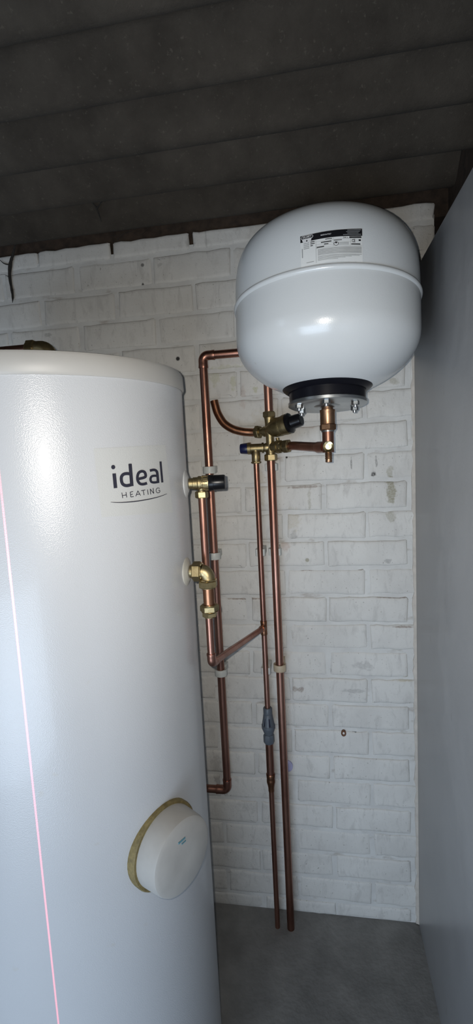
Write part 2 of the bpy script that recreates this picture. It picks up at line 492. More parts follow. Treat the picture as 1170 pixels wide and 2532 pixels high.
for k in range(k0, k1):
    zt = z_ref-k*COURSE; zb = zt-COURSE+JT
    if zb > WTOP-0.02: continue
    zt2 = min(zt, WTOP); zb2 = max(zb, 0.0)
    if zt2-zb2 < 0.025: continue
    off = x_ref if k % 2 == 0 else x_ref-PITCHX/2
    i0 = int(math.floor((XL-off)/PITCHX))
    x = off+i0*PITCHX
    while x < XE:
        a = max(x+JT/2, XL+0.006); b = min(x+PITCHX-JT/2, XE)
        if b-a > 0.03:
            dx = rnd.uniform(-0.003, 0.003) if b-a > 0.2 else 0
            ob = bpy.data.objects.new('brick', get_brick(b-a, zt2-zb2))
            COL.objects.link(ob)
            ob.parent = wall_back
            ob.location = Vector(((a+b)/2+dx, rnd.uniform(-0.0010, 0.0018), (zt2+zb2)/2+rnd.uniform(-0.001, 0.001)))-ROOT[wall_back]
            ob.rotation_euler = (rnd.uniform(-0.016, 0.016), rnd.uniform(-0.008, 0.008), rnd.uniform(-0.007, 0.007))
        x += PITCHX
# floor
tag(MB().box(((XL+0.42)/2, -1.6, -0.05), (0.42-XL, 3.5, 0.10)).build('floor', FLOOR, None, smooth=False), 'rough grey concrete floor', kind='structure')
# left wall of the garage
tag(MB().box((XL-0.05, -1.65, 1.12), (0.10, 3.3, 2.24)).build('wall_left', SIDE, None, smooth=False), 'plain rendered side wall', kind='structure')
# glossy painted wall on the right, lower than the brickwork
wr = MB(); YF = -1.22
ZR = EYE+0.434
wr.box((XR+0.036, YF/2-0.001, ZR/2), (0.072, -YF-0.002, ZR))
tag(wr.build('wall_right', GLOSS, None, bevel=0.004), 'smooth grey-white gloss painted wall meeting the brickwork', kind='structure')
# dark boarding beyond it
tag(MB().box((0.40, -0.9, 1.14), (0.10, 2.1, 2.28)).build('wall_side', TIMBER_BACKING, None, smooth=False), 'dark unpainted wall beyond the painted partition', kind='structure')
# ragged filler strip in the corner
st = MB(); zs_ = np.linspace(0.002, ZR+0.10, 120); vs = []; fs = []
for i, z in enumerate(zs_):
    w = 0.007+0.0055*noise.noise((3.1, 0, z*22))+0.004*noise.noise((9.1, 0, z*75))
    w = max(0.002, w)
    vs += [(XR-w, -0.0012, z), (XR-w*0.3, -0.0030, z), (XR+0.0005, -0.0045, z), (XR+0.0005, 0.012, z), (XR-w, 0.012, z)]
for i in range(len(zs_)-1):
    for k in range(5): fs.append((i*5+k, i*5+(k+1) % 5, (i+1)*5+(k+1) % 5, (i+1)*5+k))
st.add(vs, fs)
tag(st.build('trim_1', STRIP), 'ragged cream filler strip down the wall corner', kind='structure')
# added dark backing, keeps light from leaking through the open gap above the brickwork
tag(MB().box(((XL+0.35)/2, 0.075, WTOP+0.05), (0.35-XL, 0.11, 0.16)).build('gap_backing', TIMBER_BACKING, None, smooth=False), 'added dark backing closing the open gap above the brickwork', kind='structure')
# corrugated fibre-cement roof, corrugations along x
zc = at(300, 568, 0.035).z
def roof_z(y, x):
    s = (-0.035-y)
    return zc+0.052*(0.5-0.5*math.cos(2*math.pi*s/0.146))+s*0.03
rf = MB(); vs = []; fs = []
ys = np.linspace(0.12, -3.2, 330); xs = np.linspace(XL-0.1, 0.46, 14)
for t in (0, 0.0065):
    for y in ys:
        for x in xs: vs.append((x, y, roof_z(y, x)+t))
nx, ny = len(xs), len(ys)
for t in (0, 1):
    for j in range(ny-1):
        for i in range(nx-1):
            a = t*nx*ny+j*nx+i; fs.append((a, a+1, a+nx+1, a+nx))
for j in range(ny-1):
    for i in (0, nx-1):
        a = j*nx+i; b = a+nx*ny; fs.append((a, a+nx, b+nx, b))
for i in range(nx-1):
    for j in (0, ny-1):
        a = j*nx+i; b = a+nx*ny; fs.append((a, a+1, b+1, b))
rf.add(vs, fs)
tag(rf.build('ceiling', ROOF, None, angle=60), 'sooty corrugated fibre-cement roof sheets', kind='structure')

# ------------------------------------------------------------------ hot water cylinder
ZL = EYE+0.162; ZL2 = EYE+0.130
cyl = thing('hot_water_cylinder', (CYL.x, CYL.y, 0), 'tall white hot water cylinder with a printed heating logo', 'water cylinder')
cb = MB().lathe((CYL.x, CYL.y, 0), (0, 0, 1), [(0.018, CR-0.006), (0.020, CR), (0.40, CR), (0.80, CR), (1.20, CR), (ZL2+0.004, CR)], 128).build('casing', CASING, cyl)
MB().lathe((CYL.x, CYL.y, 0), (0, 0, 1), [(0.0, CR-0.004), (0.0, CR+0.004), (0.028, CR+0.004), (0.031, CR+0.001), (0.031, CR-0.004)], 128).build('base_ring', LID, cyl)
MB().lathe((CYL.x, CYL.y, 0), (0, 0, 1), [(ZL2-0.003, CR-0.004), (ZL2-0.003, CR+0.0022), (ZL2+0.001, CR+0.0045), (ZL-0.006, CR+0.0035), (ZL-0.0015, CR+0.0010), (ZL, CR-0.004), (ZL+0.004, CR*0.6)], 128).build('lid', LID, cyl)

def boss_frame(dy, z):
    """point and outward normal on the +x side of the casing"""
    th = math.asin(dy/CR)
    n = Vector((math.cos(th), math.sin(th), 0))
    return Vector((CYL.x, CYL.y, z))+n*CR, n
# heights from the photograph (on the +x side, about 0.9 m in front of the camera)
TPR_DY, BLK_DY = 0.031, -0.007
def z_on(px, py, y):
    v = ray(px, py); return (CAM+v*((y-CAM.y)/v.y))
pT, nT = boss_frame(TPR_DY, 0); pT.z = z_on(470, 1196, pT.y).z
pB, nB = boss_frame(BLK_DY, 0); pB.z = z_on(470, 1413, pB.y).z
def rosette(p, n, mat):
    return MB().lathe(p-n*0.006, n, [(0, 0.0272), (0.0062, 0.0272), (0.0076, 0.0258), (0.0086, 0.020), (0.0110, 0.0165), (0.0115, 0.012)], 40).build('rosette', mat, cyl)
rosette(pT, nT, ROSETTE_W); rosette(pB, nB, ROSETTE)
# immersion heater cap low on the casing
ih = on_cyl(407, 2086); nI = Vector((ih.x-CYL.x, ih.y-CYL.y, 0)).normalized()
MB().lathe(ih-nI*0.02, nI, [(0, 0.0745), (0.0225, 0.0745), (0.0255, 0.0725), (0.0255, 0.06)], 48).build('foam_ring', FOAM, cyl)
ic = MB().lathe(ih-nI*0.02, nI, [(0, 0.070), (0.060, 0.066), (0.0665, 0.0640), (0.0700, 0.058), (0.0705, 0.02)], 48).build('immersion_cover', CAP_GREY, cyl)
tz = Vector((0, 0, 1)); tu = nI.cross(tz).normalized()
MB().box(ih+nI*0.0508+tz*0.034+tu*0.004, (0.016, 0.0012, 0.003), (tu, nI, tz)).box(ih+nI*0.0508+tz*0.028+tu*0.0, (0.010, 0.0012, 0.002), (tu, nI, tz)).build('printed_mark', TEAL, ic, smooth=False)

# logo: traced strokes laid on the casing
def LG(off):
    def fn(x, y):
        p = on_cyl(200+x*0.3248, 1080+y*0.3248)
        n = Vector((p.x-CYL.x, p.y-CYL.y, 0)).normalized()
        return p+n*off
    return fn
vb = MB(); g = 10; fn = LG(0.0005); vs = []; fs = []
for j in range(g+1):
    for i in range(g+1):
        s, t = i/g, j/g
        a = Vector((95, 92)).lerp(Vector((640, 62)), s); b = Vector((158, 612)).lerp(Vector((700, 575)), s)
        q = a.lerp(b, t); vs.append(fn(q.x, q.y))
for j in range(g):
    for i in range(g): fs.append((j*(g+1)+i, j*(g+1)+i+1, (j+1)*(g+1)+i+1, (j+1)*(g+1)+i))
vb.add(vs, fs); sticker = vb.build('sticker', VINYL, cyl)
fn = LG(0.0010)
def letter(name, strokes, dots=()):
    m = MB()
    for pts, w, sm in strokes:
        P = smooth2(pts) if sm else [Vector(p) for p in pts]
        m.add(*stroke(P, w, fn))
    for cx, cy, r in dots:
        n = 20; vs = [fn(cx+r*math.cos(2*math.pi*i/n), cy+r*1.08*math.sin(2*math.pi*i/n)) for i in range(n)]
        m.add(vs, [tuple(range(n))])
    return m.build('letter', INK, sticker, smooth=False)
letter('i', [([(251, 279), (262, 391)], 27, False)], [(244, 231, 15.5)])
letter('d', [([(372, 206), (386, 376)], 26, False), ([(361, 210), (376, 207)], 7, False),
             ([(378, 284), (350, 280), (322, 286), (307, 306), (307, 336), (318, 361), (345, 372), (386, 364)], 24, True)])
letter('e', [([(501, 353), (470, 361), (446, 356), (431, 334), (428, 305), (437, 276), (458, 263), (479, 267), (489, 284), (489, 303), (470, 313), (434, 321)], 21, True)])
letter('a', [([(522, 258), (553, 252), (573, 262), (580, 290), (585, 352)], 20, True),
             ([(581, 298), (553, 297), (534, 304), (527, 323), (534, 343), (556, 348), (584, 344)], 18, True)])
letter('l', [([(603, 188), (617, 348)], 16, False)])
tw = 5.2
for L in ([[(310, 425), (316, 467)], [(341, 422), (347, 462)], [(313, 447), (344, 443)]],
          [[(373, 421), (378, 459)], [(373, 421), (395, 417)], [(376, 440), (393, 437)], [(378, 459), (400, 455)]],
          [[(416, 453), (431, 411)], [(431, 411), (452, 448)], [(422, 440), (446, 436)]],
          [[(456, 411), (488, 404)], [(472, 407), (478, 445)]],
          [[(504, 401), (510, 441)]],
          [[(529, 438), (525, 397)], [(525, 397), (552, 432)], [(552, 432), (547, 391)]]):
    letter('h', [(s, tw, False) for s in L])
letter('g', [([(597, 394), (584, 389), (572, 398), (570, 414), (578, 426), (590, 426), (599, 419)], 4.6, True), ([(599, 419), (597, 407), (586, 409)], 4.6, False)])
sw = smooth2([(225, 498), (300, 500), (400, 493), (500, 478), (590, 457), (652, 434)])
ww = [2.5+5.0*math.sin(math.pi*min(1, (i/len(sw))**0.8)) for i in range(len(sw))]
m = MB(); m.add(*stroke(sw, ww, fn)); m.build('swoosh', INK, sticker, smooth=False)

# hot outlet on top: stub, brass elbow and pipe to the left
po = Vector((CYL.x+0.030, CYL.y, ZL))
zo = z_on(100, 863, CYL.y).z
out = thing('outlet_pipe', (po.x, po.y, ZL), 'copper outlet pipe with brass elbow on top of the cylinder lid', 'pipe')
MB().tube([po+Vector((0, 0, -0.002)), Vector((po.x, po.y, zo-0.015))], 0.011).build('riser', COPPER, out)
MB().tube([Vector((po.x, po.y, zo-0.03))]+arc((po.x, po.y, zo), (0, 0, -1), (-1, 0, 0), 0.018)+[Vector((po.x-0.03, po.y, zo))], 0.015).build('elbow', BRASS, out)
MB().hexnut((po.x-0.026, po.y, zo), (-1, 0, 0), 0.018, 0.0185).build('nut', BRASS, out)
MB().tube([(po.x-0.03, po.y, zo), (XL+0.002, po.y, zo)], 0.011).build('pipe', COPPER, out)
MB().hexnut((po.x, po.y, ZL+0.003), (0, 0, 1), 0.014, 0.019).build('nut', BRASS, out)

# ------------------------------------------------------------------ expansion vessel
VR = 0.1988
VS = CAM+Vector((0.0319, 1.1597, 0.3138))*0.994           # centre of the seam circle
TILT = Matrix.Rotation(0.0105, 4, 'Y') @ Matrix.Rotation(-0.0949, 4, 'X')   # it leans back to the wall
vax = (TILT @ Vector((0, 0, 1))).normalized()
VB = VS-vax*0.2170                                        # centre of the flange plate underside
ZV = 0.2170                                               # seam height along the vessel axis
def vprof():
    lo = []; sl, hl, nl = 0.0738, 0.1222, 1.90
    for i in range(30, -1, -1):
        s = math.sin((i/30)**0.8*math.pi/2)
        r = VR*max(0, 1-min(1, s)**nl)**(1/nl)
        if r > 0.0925: lo.append((ZV-sl-hl*s, r))
    lo += [(ZV-0.030, VR), (ZV-0.010, VR)]
    seam = [(ZV-0.0065, VR), (ZV-0.0050, VR+0.0026), (ZV-0.001, VR+0.0040), (ZV+0.0030, VR+0.0028), (ZV+0.0050, VR-0.0004)]
    up = []; hu, nu = 0.1617, 3.66
    for i in range(2, 34):
        s = math.sin((i/33)**0.8*math.pi/2)
        up.append((ZV+hu*s, max(0.0005, (VR-0.0004)*max(0, 1-min(1, s)**nu)**(1/nu))))
    return lo, seam, up
lo, seam, up = vprof()
ves = thing('expansion_vessel', VB, 'large white enamelled expansion vessel with a printed rating label', 'expansion vessel')
MB().lathe(VB, vax, lo+[seam[0]], 96, cap1=False).build('lower_shell', VESSEL, ves, angle=60)
MB().lathe(VB, vax, seam, 96, cap0=False, cap1=False).build('seam', VESSEL, ves, angle=70)
MB().lathe(VB, vax, [seam[-1]]+up, 96, cap0=False).build('upper_shell', VESSEL, ves, angle=60)
zl0 = lo[0][0]
MB().lathe(VB, vax, [(0.009, 0.080), (0.010, 0.0835), (0.030, 0.0840), (zl0-0.008, 0.0870), (zl0-0.003, 0.0945), (zl0+0.001, 0.0985), (zl0+0.0035, 0.0985), (zl0+0.004, 0.090)], 72).build('collar', RUBBER, ves)
fp = MB().lathe(VB, vax, [(0.0, 0.030), (0.0, 0.082), (0.0020, 0.0862), (0.0080, 0.0866), (0.0098, 0.0845), (0.0098, 0.05)], 72).build('flange_plate', ZINC, ves)
MB().lathe(VB+vax*(-0.004), vax, [(0, 0.018), (0.001, 0.024), (0.0042, 0.030), (0.006, 0.032)], 40).build('raised_centre', ZINC, fp)
for i in range(6):
    a = math.radians(-93+60*i)
    q = VB+(TILT @ Vector((math.cos(a)*0.069, math.sin(a)*0.069, 0)))
    b = MB(); b.hexnut(q-vax*0.0075, vax, 0.0078, 0.0085); b.lathe(q-vax*0.0125, vax, [(0, 0.0036), (0.001, 0.0042), (0.006, 0.0042)], 14)
    b.build('bolt', ZINC, fp)
# wall bracket behind the vessel
bk = MB(); bk.box((VS.x, -0.0085, VS.z-0.05), (0.07, 0.017, 0.11)); bk.build('bracket', ZINC, ves, bevel=0.002)

# label on the upper shell: (u, v) in label space, 0..152 by 0..88 (pixels of the photograph)
full = [seam[-1]]+up
def dome_r(z):
    for i in range(len(full)-1):
        if full[i][0] <= z <= full[i+1][0]:
            t = (z-full[i][0])/(full[i+1][0]-full[i][0]); return full[i][1]*(1-t)+full[i+1][1]*t
    return full[-1][1]
cache = {}
def on_vessel(px, py, off):
    v = ray(px, py); inv = TILT.inverted()
    o = inv @ (CAM-VB); d = inv.to_3x3() @ v
    lo_t, hi_t = 0.7, 1.15
    f = lambda t: math.hypot(o.x+d.x*t, o.y+d.y*t)-dome_r(o.z+d.z*t)
    t = lo_t
    while t < hi_t and f(t) > 0: t += 0.01
    a, b = t-0.01, t
    for _ in range(30):
        c = (a+b)/2
        if f(c) > 0: a = c
        else: b = c
    p = o+d*b; r = math.hypot(p.x, p.y)
    s = (dome_r(p.z+0.002)-dome_r(p.z-0.002))/0.004
    n = Vector((p.x/r, p.y/r, -s)).normalized()
    return VB+TILT @ (p+n*off)
def lab(off):
    def fn(u, v):               # u 0..1, v 0..1 (top to bottom)
        x = 743+u*152+v*2
        top = 586-19.5*u-6*math.sin(math.pi*u)*0.9
        bot = 661-13.5*u-9*math.sin(math.pi*u)*0.8
        return on_vessel(x, top+(bot-top)*v, off)
    return fn
def lab_rect(m, u0, v0, u1, v1, off, nu=None, nv=None):
    f = lab(off); nu = nu or max(1, int((u1-u0)*12+0.99)); nv = nv or max(1, int((v1-v0)*6+0.99)); vs = []; fs = []
    for j in range(nv+1):
        for i in range(nu+1): vs.append(f(u0+(u1-u0)*i/nu, v0+(v1-v0)*j/nv))
    for j in range(nv):
        for i in range(nu): a = j*(nu+1)+i; fs.append((a, a+1, a+nu+2, a+nu+1))
    m.add(vs, fs)
def text_polys(txt):
    cu = bpy.data.curves.new('t', 'FONT'); cu.body = txt; cu.resolution_u = 2; cu.offset = 0.018
    o = bpy.data.objects.new('t', cu); COL.objects.link(o)
    me = o.to_mesh()
    vs = [(v.co.x, v.co.y) for v in me.vertices]; fs = [tuple(p.vertices) for p in me.polygons]
    o.to_mesh_clear(); bpy.data.objects.remove(o); bpy.data.curves.remove(cu)
    return vs, fs
def lab_text(m, txt, u0, v0, u1, v1, off):
    vs, fs = text_polys(txt)
    if not vs: return
    x0 = min(v[0] for v in vs); x1 = max(v[0] for v in vs); y0 = min(v[1] for v in vs); y1 = max(v[1] for v in vs)
    f = lab(off)
    m.add([f(u0+(u1-u0)*(x-x0)/(x1-x0), v1+(v0-v1)*(y-y0)/(y1-y0)) for x, y in vs], fs)
m = MB(); lab_rect(m, 0, 0, 1, 1, 0.0006); lb = tag(m.build('label', PAPER, ves), 'printed rating label with black header')
m = MB(); lab_rect(m, 0, 0, 1, 0.215, 0.0011)
m.build('header_band', PRINT, lb)
def pill(m, u0, v0, u1, v1, off):
    f = lab(off); ru = (v1-v0)*0.5*75/152; n = 8; P = []
    for i in range(n+1): a = math.pi*(0.5+i/n); P.append((u0+ru+ru*math.cos(a), (v0+v1)/2-(v1-v0)/2*math.sin(a)))
    for i in range(n+1): a = math.pi*(1.5+i/n); P.append((u1-ru+ru*math.cos(a), (v0+v1)/2-(v1-v0)/2*math.sin(a)))
    m.add([f(*q) for q in P], [tuple(range(len(P)))])
m = MB(); pill(m, 0.012, 0.015, 0.208, 0.135, 0.0015)
f_ = lab(0.0015); n_ = 16
m.add([f_(0.105+0.075*math.cos(math.pi*i/n_), 0.135+0.135*math.sin(math.pi*i/n_)) for i in range(n_+1)], [tuple(range(n_+1))])
m.build('emblem', PRINT_W, lb)
m = MB(); pill(m, 0.020, 0.030, 0.200, 0.120, 0.0019)
f_ = lab(0.0019)
m.add([f_(0.105, 0.155), f_(0.093, 0.205), f_(0.105, 0.225), f_(0.117, 0.205)], [(0, 1, 2, 3)]); m.build('emblem_field', PRINT, lb, smooth=False)
m = MB(); lab_text(m, 'ZILMET', 0.035, 0.048, 0.185, 0.103, 0.0023); m.build('emblem_lettering', PRINT_W, lb, smooth=False)
m = MB(); lab_text(m, 'MADE IN ITALY', 0.33, 0.085, 0.50, 0.125, 0.0015); m.build('header_lettering', PRINT_W, lb, smooth=False)
m = MB()
for i in range(4): lab_rect(m, 0.76-0.02*(i % 2)-0.05*(i == 3), 0.03+0.045*i, 0.98-0.02*(i % 3), 0.045+0.045*i, 0.0015)
m.build('small_print', PRINT_G, lb)
m = MB()
lab_rect(m, 0.245, 0.23, 0.25, 0.98, 0.0011); lab_rect(m, 0.53, 0.225, 0.534, 0.51, 0.0011); lab_rect(m, 0.81, 0.28, 0.814, 0.50, 0.0011)
for a, b, c in ((0.25, 0.99, 0.29), (0.25, 0.82, 0.385), (0.25, 0.99, 0.505), (0.25, 0.53, 0.445)): lab_rect(m, a, c, b, c+0.007, 0.0011)
for i in range(4): lab_rect(m, 0.05, 0.26+0.055*i, 0.14, 0.285+0.055*i, 0.0011)
for i in range(8): lab_rect(m, 0.275, 0.545+0.026*i, 0.985, 0.560+0.026*i, 0.0011)
for i in range(5): lab_rect(m, 0.275, 0.775+0.032*i, (0.985, 0.95, 0.82, 0.72, 0.60)[i], 0.790+0.032*i, 0.0011)
for i in range(1): lab_rect(m, 0.02, 0.42, 0.035, 0.72, 0.0011)
for u0, v0, u1 in ((0.60, 0.41, 0.78), (0.60, 0.455, 0.78), (0.09, 0.90, 0.21)): lab_rect(m, u0, v0, u1, v0+0.022, 0.0011)
m.build('small_print', PRINT_G, lb)
m = MB()
lab_text(m, '24 L', 0.69, 0.235, 0.77, 0.275, 0.0012)
lab_rect(m, 0.79, 0.232, 0.985, 0.278, 0.0012)
lab_text(m, 'CE', 0.83, 0.31, 0.885, 0.415, 0.0012)
for u0, v0, u1, h in ((0.16, 0.25, 0.23, .025), (0.16, 0.31, 0.23, .025), (0.16, 0.37, 0.20, .025), (0.33, 0.325, 0.50, .03), (0.38, 0.40, 0.45, .025), (0.26, 0.465, 0.38, .03), (0.40, 0.245, 0.51, .02), (0.54, 0.315, 0.67, .02), (0.94, 0.325, 0.975, .05), (0.82, 0.455, 0.965, .03)):
    lab_rect(m, u0, v0, u1, v0+h, 0.0012)
f_ = lab(0.0012)
rg = [(0.575+0.040*k*math.cos(a), 0.435+0.065*k*math.sin(a)) for k in (1, 0.82) for a in [2*math.pi*i/20 for i in range(20)]]
m.add([f_(*q) for q in rg], [(i, (i+1) % 20, 20+(i+1) % 20, 20+i) for i in range(20)])
m.add([f_(0.575+0.016*math.cos(2*math.pi*i/10), 0.405+0.026*math.sin(2*math.pi*i/10)) for i in range(10)], [tuple(range(10))])
m.build('lettering', PRINT, lb, smooth=False)

# ------------------------------------------------------------------ vessel connection: union, tee, drain cock
cax = (vax*0.6+Vector((0, 0, 1))*0.4).normalized()
TEE = VB-cax*0.0895
VX, VY, zt = TEE
con = thing('vessel_connection', TEE, 'copper tee and union joining the vessel flange', 'pipe fitting')
MB().lathe(VB, -cax, [(-0.001, 0.0125), (0.008, 0.0130), (0.0085, 0.0170), (0.012, 0.0170), (0.013, 0.0165), (0.040, 0.0165)], 32).build('union_body', BRONZE, con)
MB().hexnut(VB-cax*0.0395, -cax, 0.0140, 0.0185, 0.3).build('union_nut', BRONZE, con)
MB().lathe(VB-cax*0.0537, -cax, [(0, 0.0146), (0.0035, 0.0146)], 28).build('washer', ZINC, con)
t = MB(); t.tube([VB-cax*0.057, TEE-cax*0.013], [0.0128, 0.0128], 26); t.build('tee_body', COPPER, con)
# inlet control group geometry is needed for the pipe end
OFF_R = 0.055
def pr(px, py, off=OFF_R): return at(px, py, off)
GX = at(670, 1141, OFF_R).x*0.5+at(664.6, 1000, OFF_R).x*0.5; GY = -OFF_R
phi = math.radians(28)
gd = Vector((math.cos(phi), -math.sin(phi), 0))         # right-port direction of the control group
def zpx(px, py, off=OFF_R): return at(px, py, off).z
z_r = zpx(700, 1104); PORT = Vector((GX, GY, z_r))+gd*0.058
tdir = (TEE-PORT); tdir.z = 0; tdir.normalize()
MB().tube([TEE-tdir*0.0135+Vector((0, 0, 0)), TEE-tdir*0.030, TEE-tdir*0.044, TEE-tdir*0.046], [0.0126, 0.0126, 0.0130, 0.0124], 26).build('tee_branch', COPPER, con)
vp = thing('vessel_pipe', (PORT+TEE)/2, 'short horizontal copper pipe between inlet valve group and vessel tee', 'pipe')
MB().tube([PORT+gd*0.004, PORT+gd*0.012+tdir*0.006, TEE-tdir*0.040], 0.011, 26).build('pipe', COPPER, vp)
# drain cock facing the room from the tee
dd = Vector((-0.02, -1, 0.0)).normalized()
dc = thing('drain_cock', TEE, 'small bright brass drain cock with ribbed hose tail under the vessel', 'valve')
q = TEE+dd*0.012
MB().lathe(q, dd, [(0, 0.0085), (0.010, 0.0085), (0.011, 0.0105), (0.020, 0.0105)], 28).build('body', BRONZE, dc)
MB().lathe(q+dd*0.0185, dd, [(0, 0.0100), (0.001, 0.0118), (0.0050, 0.0118), (0.0058, 0.0110), (0.0050, 0.0088), (0.0044, 0.0070), (0.0044, 0.0056), (0.0060, 0.0052), (0.0062, 0.0024), (0.0046, 0.0020)], 36).build('gland_cap', BRASS_BRIGHT, dc)
hp = [(0, 0.0070)]
for i in range(4): hp += [(0.010+i*0.0048, 0.0074), (0.0125+i*0.0048, 0.0080), (0.0130+i*0.0048, 0.0070)]
MB().lathe(q+dd*0.012, (0, 0, -1), hp+[(0.033, 0.0074), (0.0345, 0.0066), (0.0345, 0.0045), (0.030, 0.0045)], 24).build('hose_tail', BRONZE, dc)

# ------------------------------------------------------------------ inlet control valve group (brass)
G = Vector((GX, GY, 0))
def gz(py, px=668): return zpx(px, py)
grp = thing('inlet_control_group', (GX, GY, gz(1139)), 'brass inlet control valve group with black and navy caps', 'valve')
zA, zB_, zC_, zD = gz(1139), gz(1123), gz(1034), gz(1018)
z_l = gz(1067, 650)
b = MB()
b.lathe((GX, GY, zB_-0.004), (0, 0, 1), [(0, 0.0125), (0.008, 0.0125), (0.012, 0.0112), (z_r-zB_, 0.0125), (z_r-zB_+0.012, 0.0108), (z_l-zB_-0.012, 0.0110), (z_l-zB_, 0.0150), (z_l-zB_+0.016, 0.0118), (zC_-zB_-0.001, 0.0125), (zC_-zB_+0.004, 0.0135), (zC_-zB_+0.008, 0.0135)], 28)
body = b.build('valve_body', BRASS, grp)
MB().hexnut((GX, GY, zA), (0, 0, 1), zB_-zA, 0.0172, 0.2).build('nut', BRASS, grp)
MB().hexnut((GX, GY, zC_+0.002), (0, 0, 1), zD-zC_-0.002, 0.0176, 0.5).build('nut', BRASS, grp)
# left port toward the curved pipe
PL = Vector((GX, GY, z_l)); gl = -gd
MB().lathe(PL, gl, [(0.006, 0.0140), (0.018, 0.0138), (0.0195, 0.0125), (0.0215, 0.0105), (0.030, 0.0105), (0.034, 0.0105)], 28).build('left_port', BRASS, grp)
MB().hexnut(PL+gl*0.031, gl, 0.0130, 0.0178, 0.1).build('nut', BRASS, grp)
# pressure reducing cartridge, up to the right
cd = Vector((0.88, -0.34, 0.215)).normalized()
c0 = PL+Vector((0.0, 0, 0.003))
ct = MB().lathe(c0, cd, [(-0.006, 0.014), (0.006, 0.0200), (0.016, 0.0235), (0.030, 0.0245), (0.0305, 0.0250), (0.0345, 0.0250), (0.035, 0.0246), (0.044, 0.0252), (0.0445, 0.0262), (0.0545, 0.0264), (0.0550, 0.0245), (0.0575, 0.0240)], 44).build('cartridge', BRASS, grp)
MB().lathe(c0+cd*0.054, cd, [(0, 0.0250), (0.004, 0.0268), (0.0085, 0.0268), (0.0105, 0.0235), (0.0125, 0.0180), (0.014, 0.0176), (0.034, 0.0166), (0.0385, 0.0158), (0.0400, 0.0140), (0.0402, 0.006)], 12, 0.2).build('adjuster_cap', BLACK, grp)
MB().lathe(c0+Vector((0.020, -0.006, -0.022)), (0.15, -0.1, -1), [(0, 0.0050), (0.012, 0.0050), (0.0125, 0.0044)], 16).build('gauge_port', BRASS, grp)
b = MB(); b.tube([c0+Vector((0.004, -0.004, 0.022)), c0+Vector((0.016, -0.006, 0.020)), c0+Vector((0.034, -0.010, 0.022))], [0.010, 0.0115, 0.009], 16); b.build('shoulder', BRASS, grp)
# lower right port
PR = Vector((GX, GY, z_r))
MB().lathe(PR, gd, [(0.004, 0.0120), (0.010, 0.0145), (0.022, 0.0150), (0.0225, 0.0175), (0.0255, 0.0175), (0.026, 0.0150), (0.040, 0.0150), (0.0405, 0.0130), (0.044, 0.0130)], 30).build('right_port', BRASS, grp)
MB().hexnut(PR+gd*0.0275, gd, 0.0085, 0.0168, 0.4).build('port_hex', BRASS, grp)
MB().hexnut(PR+gd*0.0435, gd, 0.0145, 0.0182, 0.1).build('nut', BRASS, grp)
# expansion relief valve to the left, outlet down
z_e = gz(1108, 635); PE = Vector((GX, GY, z_e))
XV = at(633, 1130, OFF_R).x; le = GX-XV                      # distance to the outlet
gl2 = Vector((-1, 0, 0))
MB().lathe(PE, gl2, [(0.004, 0.0110), (0.012, 0.0125), (0.0175, 0.0105), (0.018, 0.0138), (0.0225, 0.0138), (0.023, 0.0112), (le-0.010, 0.0115), (le+0.012, 0.0118), (le+0.0125, 0.0158), (le+0.0205, 0.0158), (le+0.0215, 0.0148)], 30).build('relief_body', BRASS, grp)
MB().lathe(PE+gl2*(le+0.021), gl2, [(0, 0.0150), (0.001, 0.0152), (0.017, 0.0136), (0.0195, 0.0128), (0.0205, 0.0110), (0.0205, 0.004)], 10, 0.15).build('relief_cap', NAVY, grp)
PV = Vector((XV, GY, z_e))
zn = gz(1141, 632)
MB().lathe(PV, (0, 0, -1), [(0.004, 0.0105), (0.011, 0.0105), (0.013, 0.0116), (z_e-zn-0.002, 0.0116), (z_e-zn, 0.0105)], 26).build('relief_outlet', BRASS, grp)
MB().hexnut((XV, GY, zn-0.0052), (0, 0, 1), 0.0052, 0.0138, 0.3).build('nut', BRASS, grp)

# ------------------------------------------------------------------ pipes on the wall
# cold feed riser: above the group up behind the vessel; its top joins the horizontal run of the tall pipe
r22, r15 = 0.011, 0.0075
OFF_T = 0.055
zrun = at(545, 876, OFF_T).z
XT = (at(503.5, 915, OFF_T).x+at(561.5, 1925, OFF_T).x)/2
zelb = zrun
zlow = at(555, 1952, OFF_T).z
tall = thing('tall_copper_pipe', (XT, -OFF_T, zlow), 'tall copper pipe looping from behind the vessel down to the cylinder', 'pipe')
MB().tube([(XT, -OFF_T, zelb-0.02), (XT, -OFF_T, zlow+0.02)], r22, 24).build('pipe', COPPER, tall)
elbow((XT, -OFF_T, zelb), (0, 0, -1), (1, 0, 0), r22, tall)
MB().tube([(XT+0.02, -OFF_T, zelb), (GX-0.02, -OFF_T, zelb)], r22, 24).build('pipe', COPPER, tall)
elbow((GX, -OFF_T, zelb), (-1, 0, 0), (0, 0, -1), r22, tall)
MB().tube([(GX, -OFF_T, zelb-0.02), (GX, -OFF_T, zD+0.0012)], r22, 24).build('pipe', COPPER, tall)
elbow((XT, -OFF_T, zlow), (0, 0, 1), (-1, 0, 0), r22, tall, L=0.020)
MB().tube([(XT-0.02, -OFF_T, zlow), (CYL.x+0.02, -OFF_T, zlow)], r22, 24).build('pipe', COPPER, tall)
elbow((CYL.x, -OFF_T, zlow), (1, 0, 0), (0, -1, 0), r22, tall)
MB().tube([(CYL.x, -OFF_T-0.02, zlow), (CYL.x, CYL.y+CR+0.001, zlow)], r22, 24).build('pipe', COPPER, tall)
# mains pipe below the group down to the floor
zm = thing('mains_pipe', (GX, -OFF_R, 0), 'long copper mains pipe dropping from the inlet valve group to the floor', 'pipe')
MB().tube([(GX, -OFF_R, zA+0.006), (GX, -OFF_R, 0.0)], r22, 24).build('pipe', COPPER, zm)
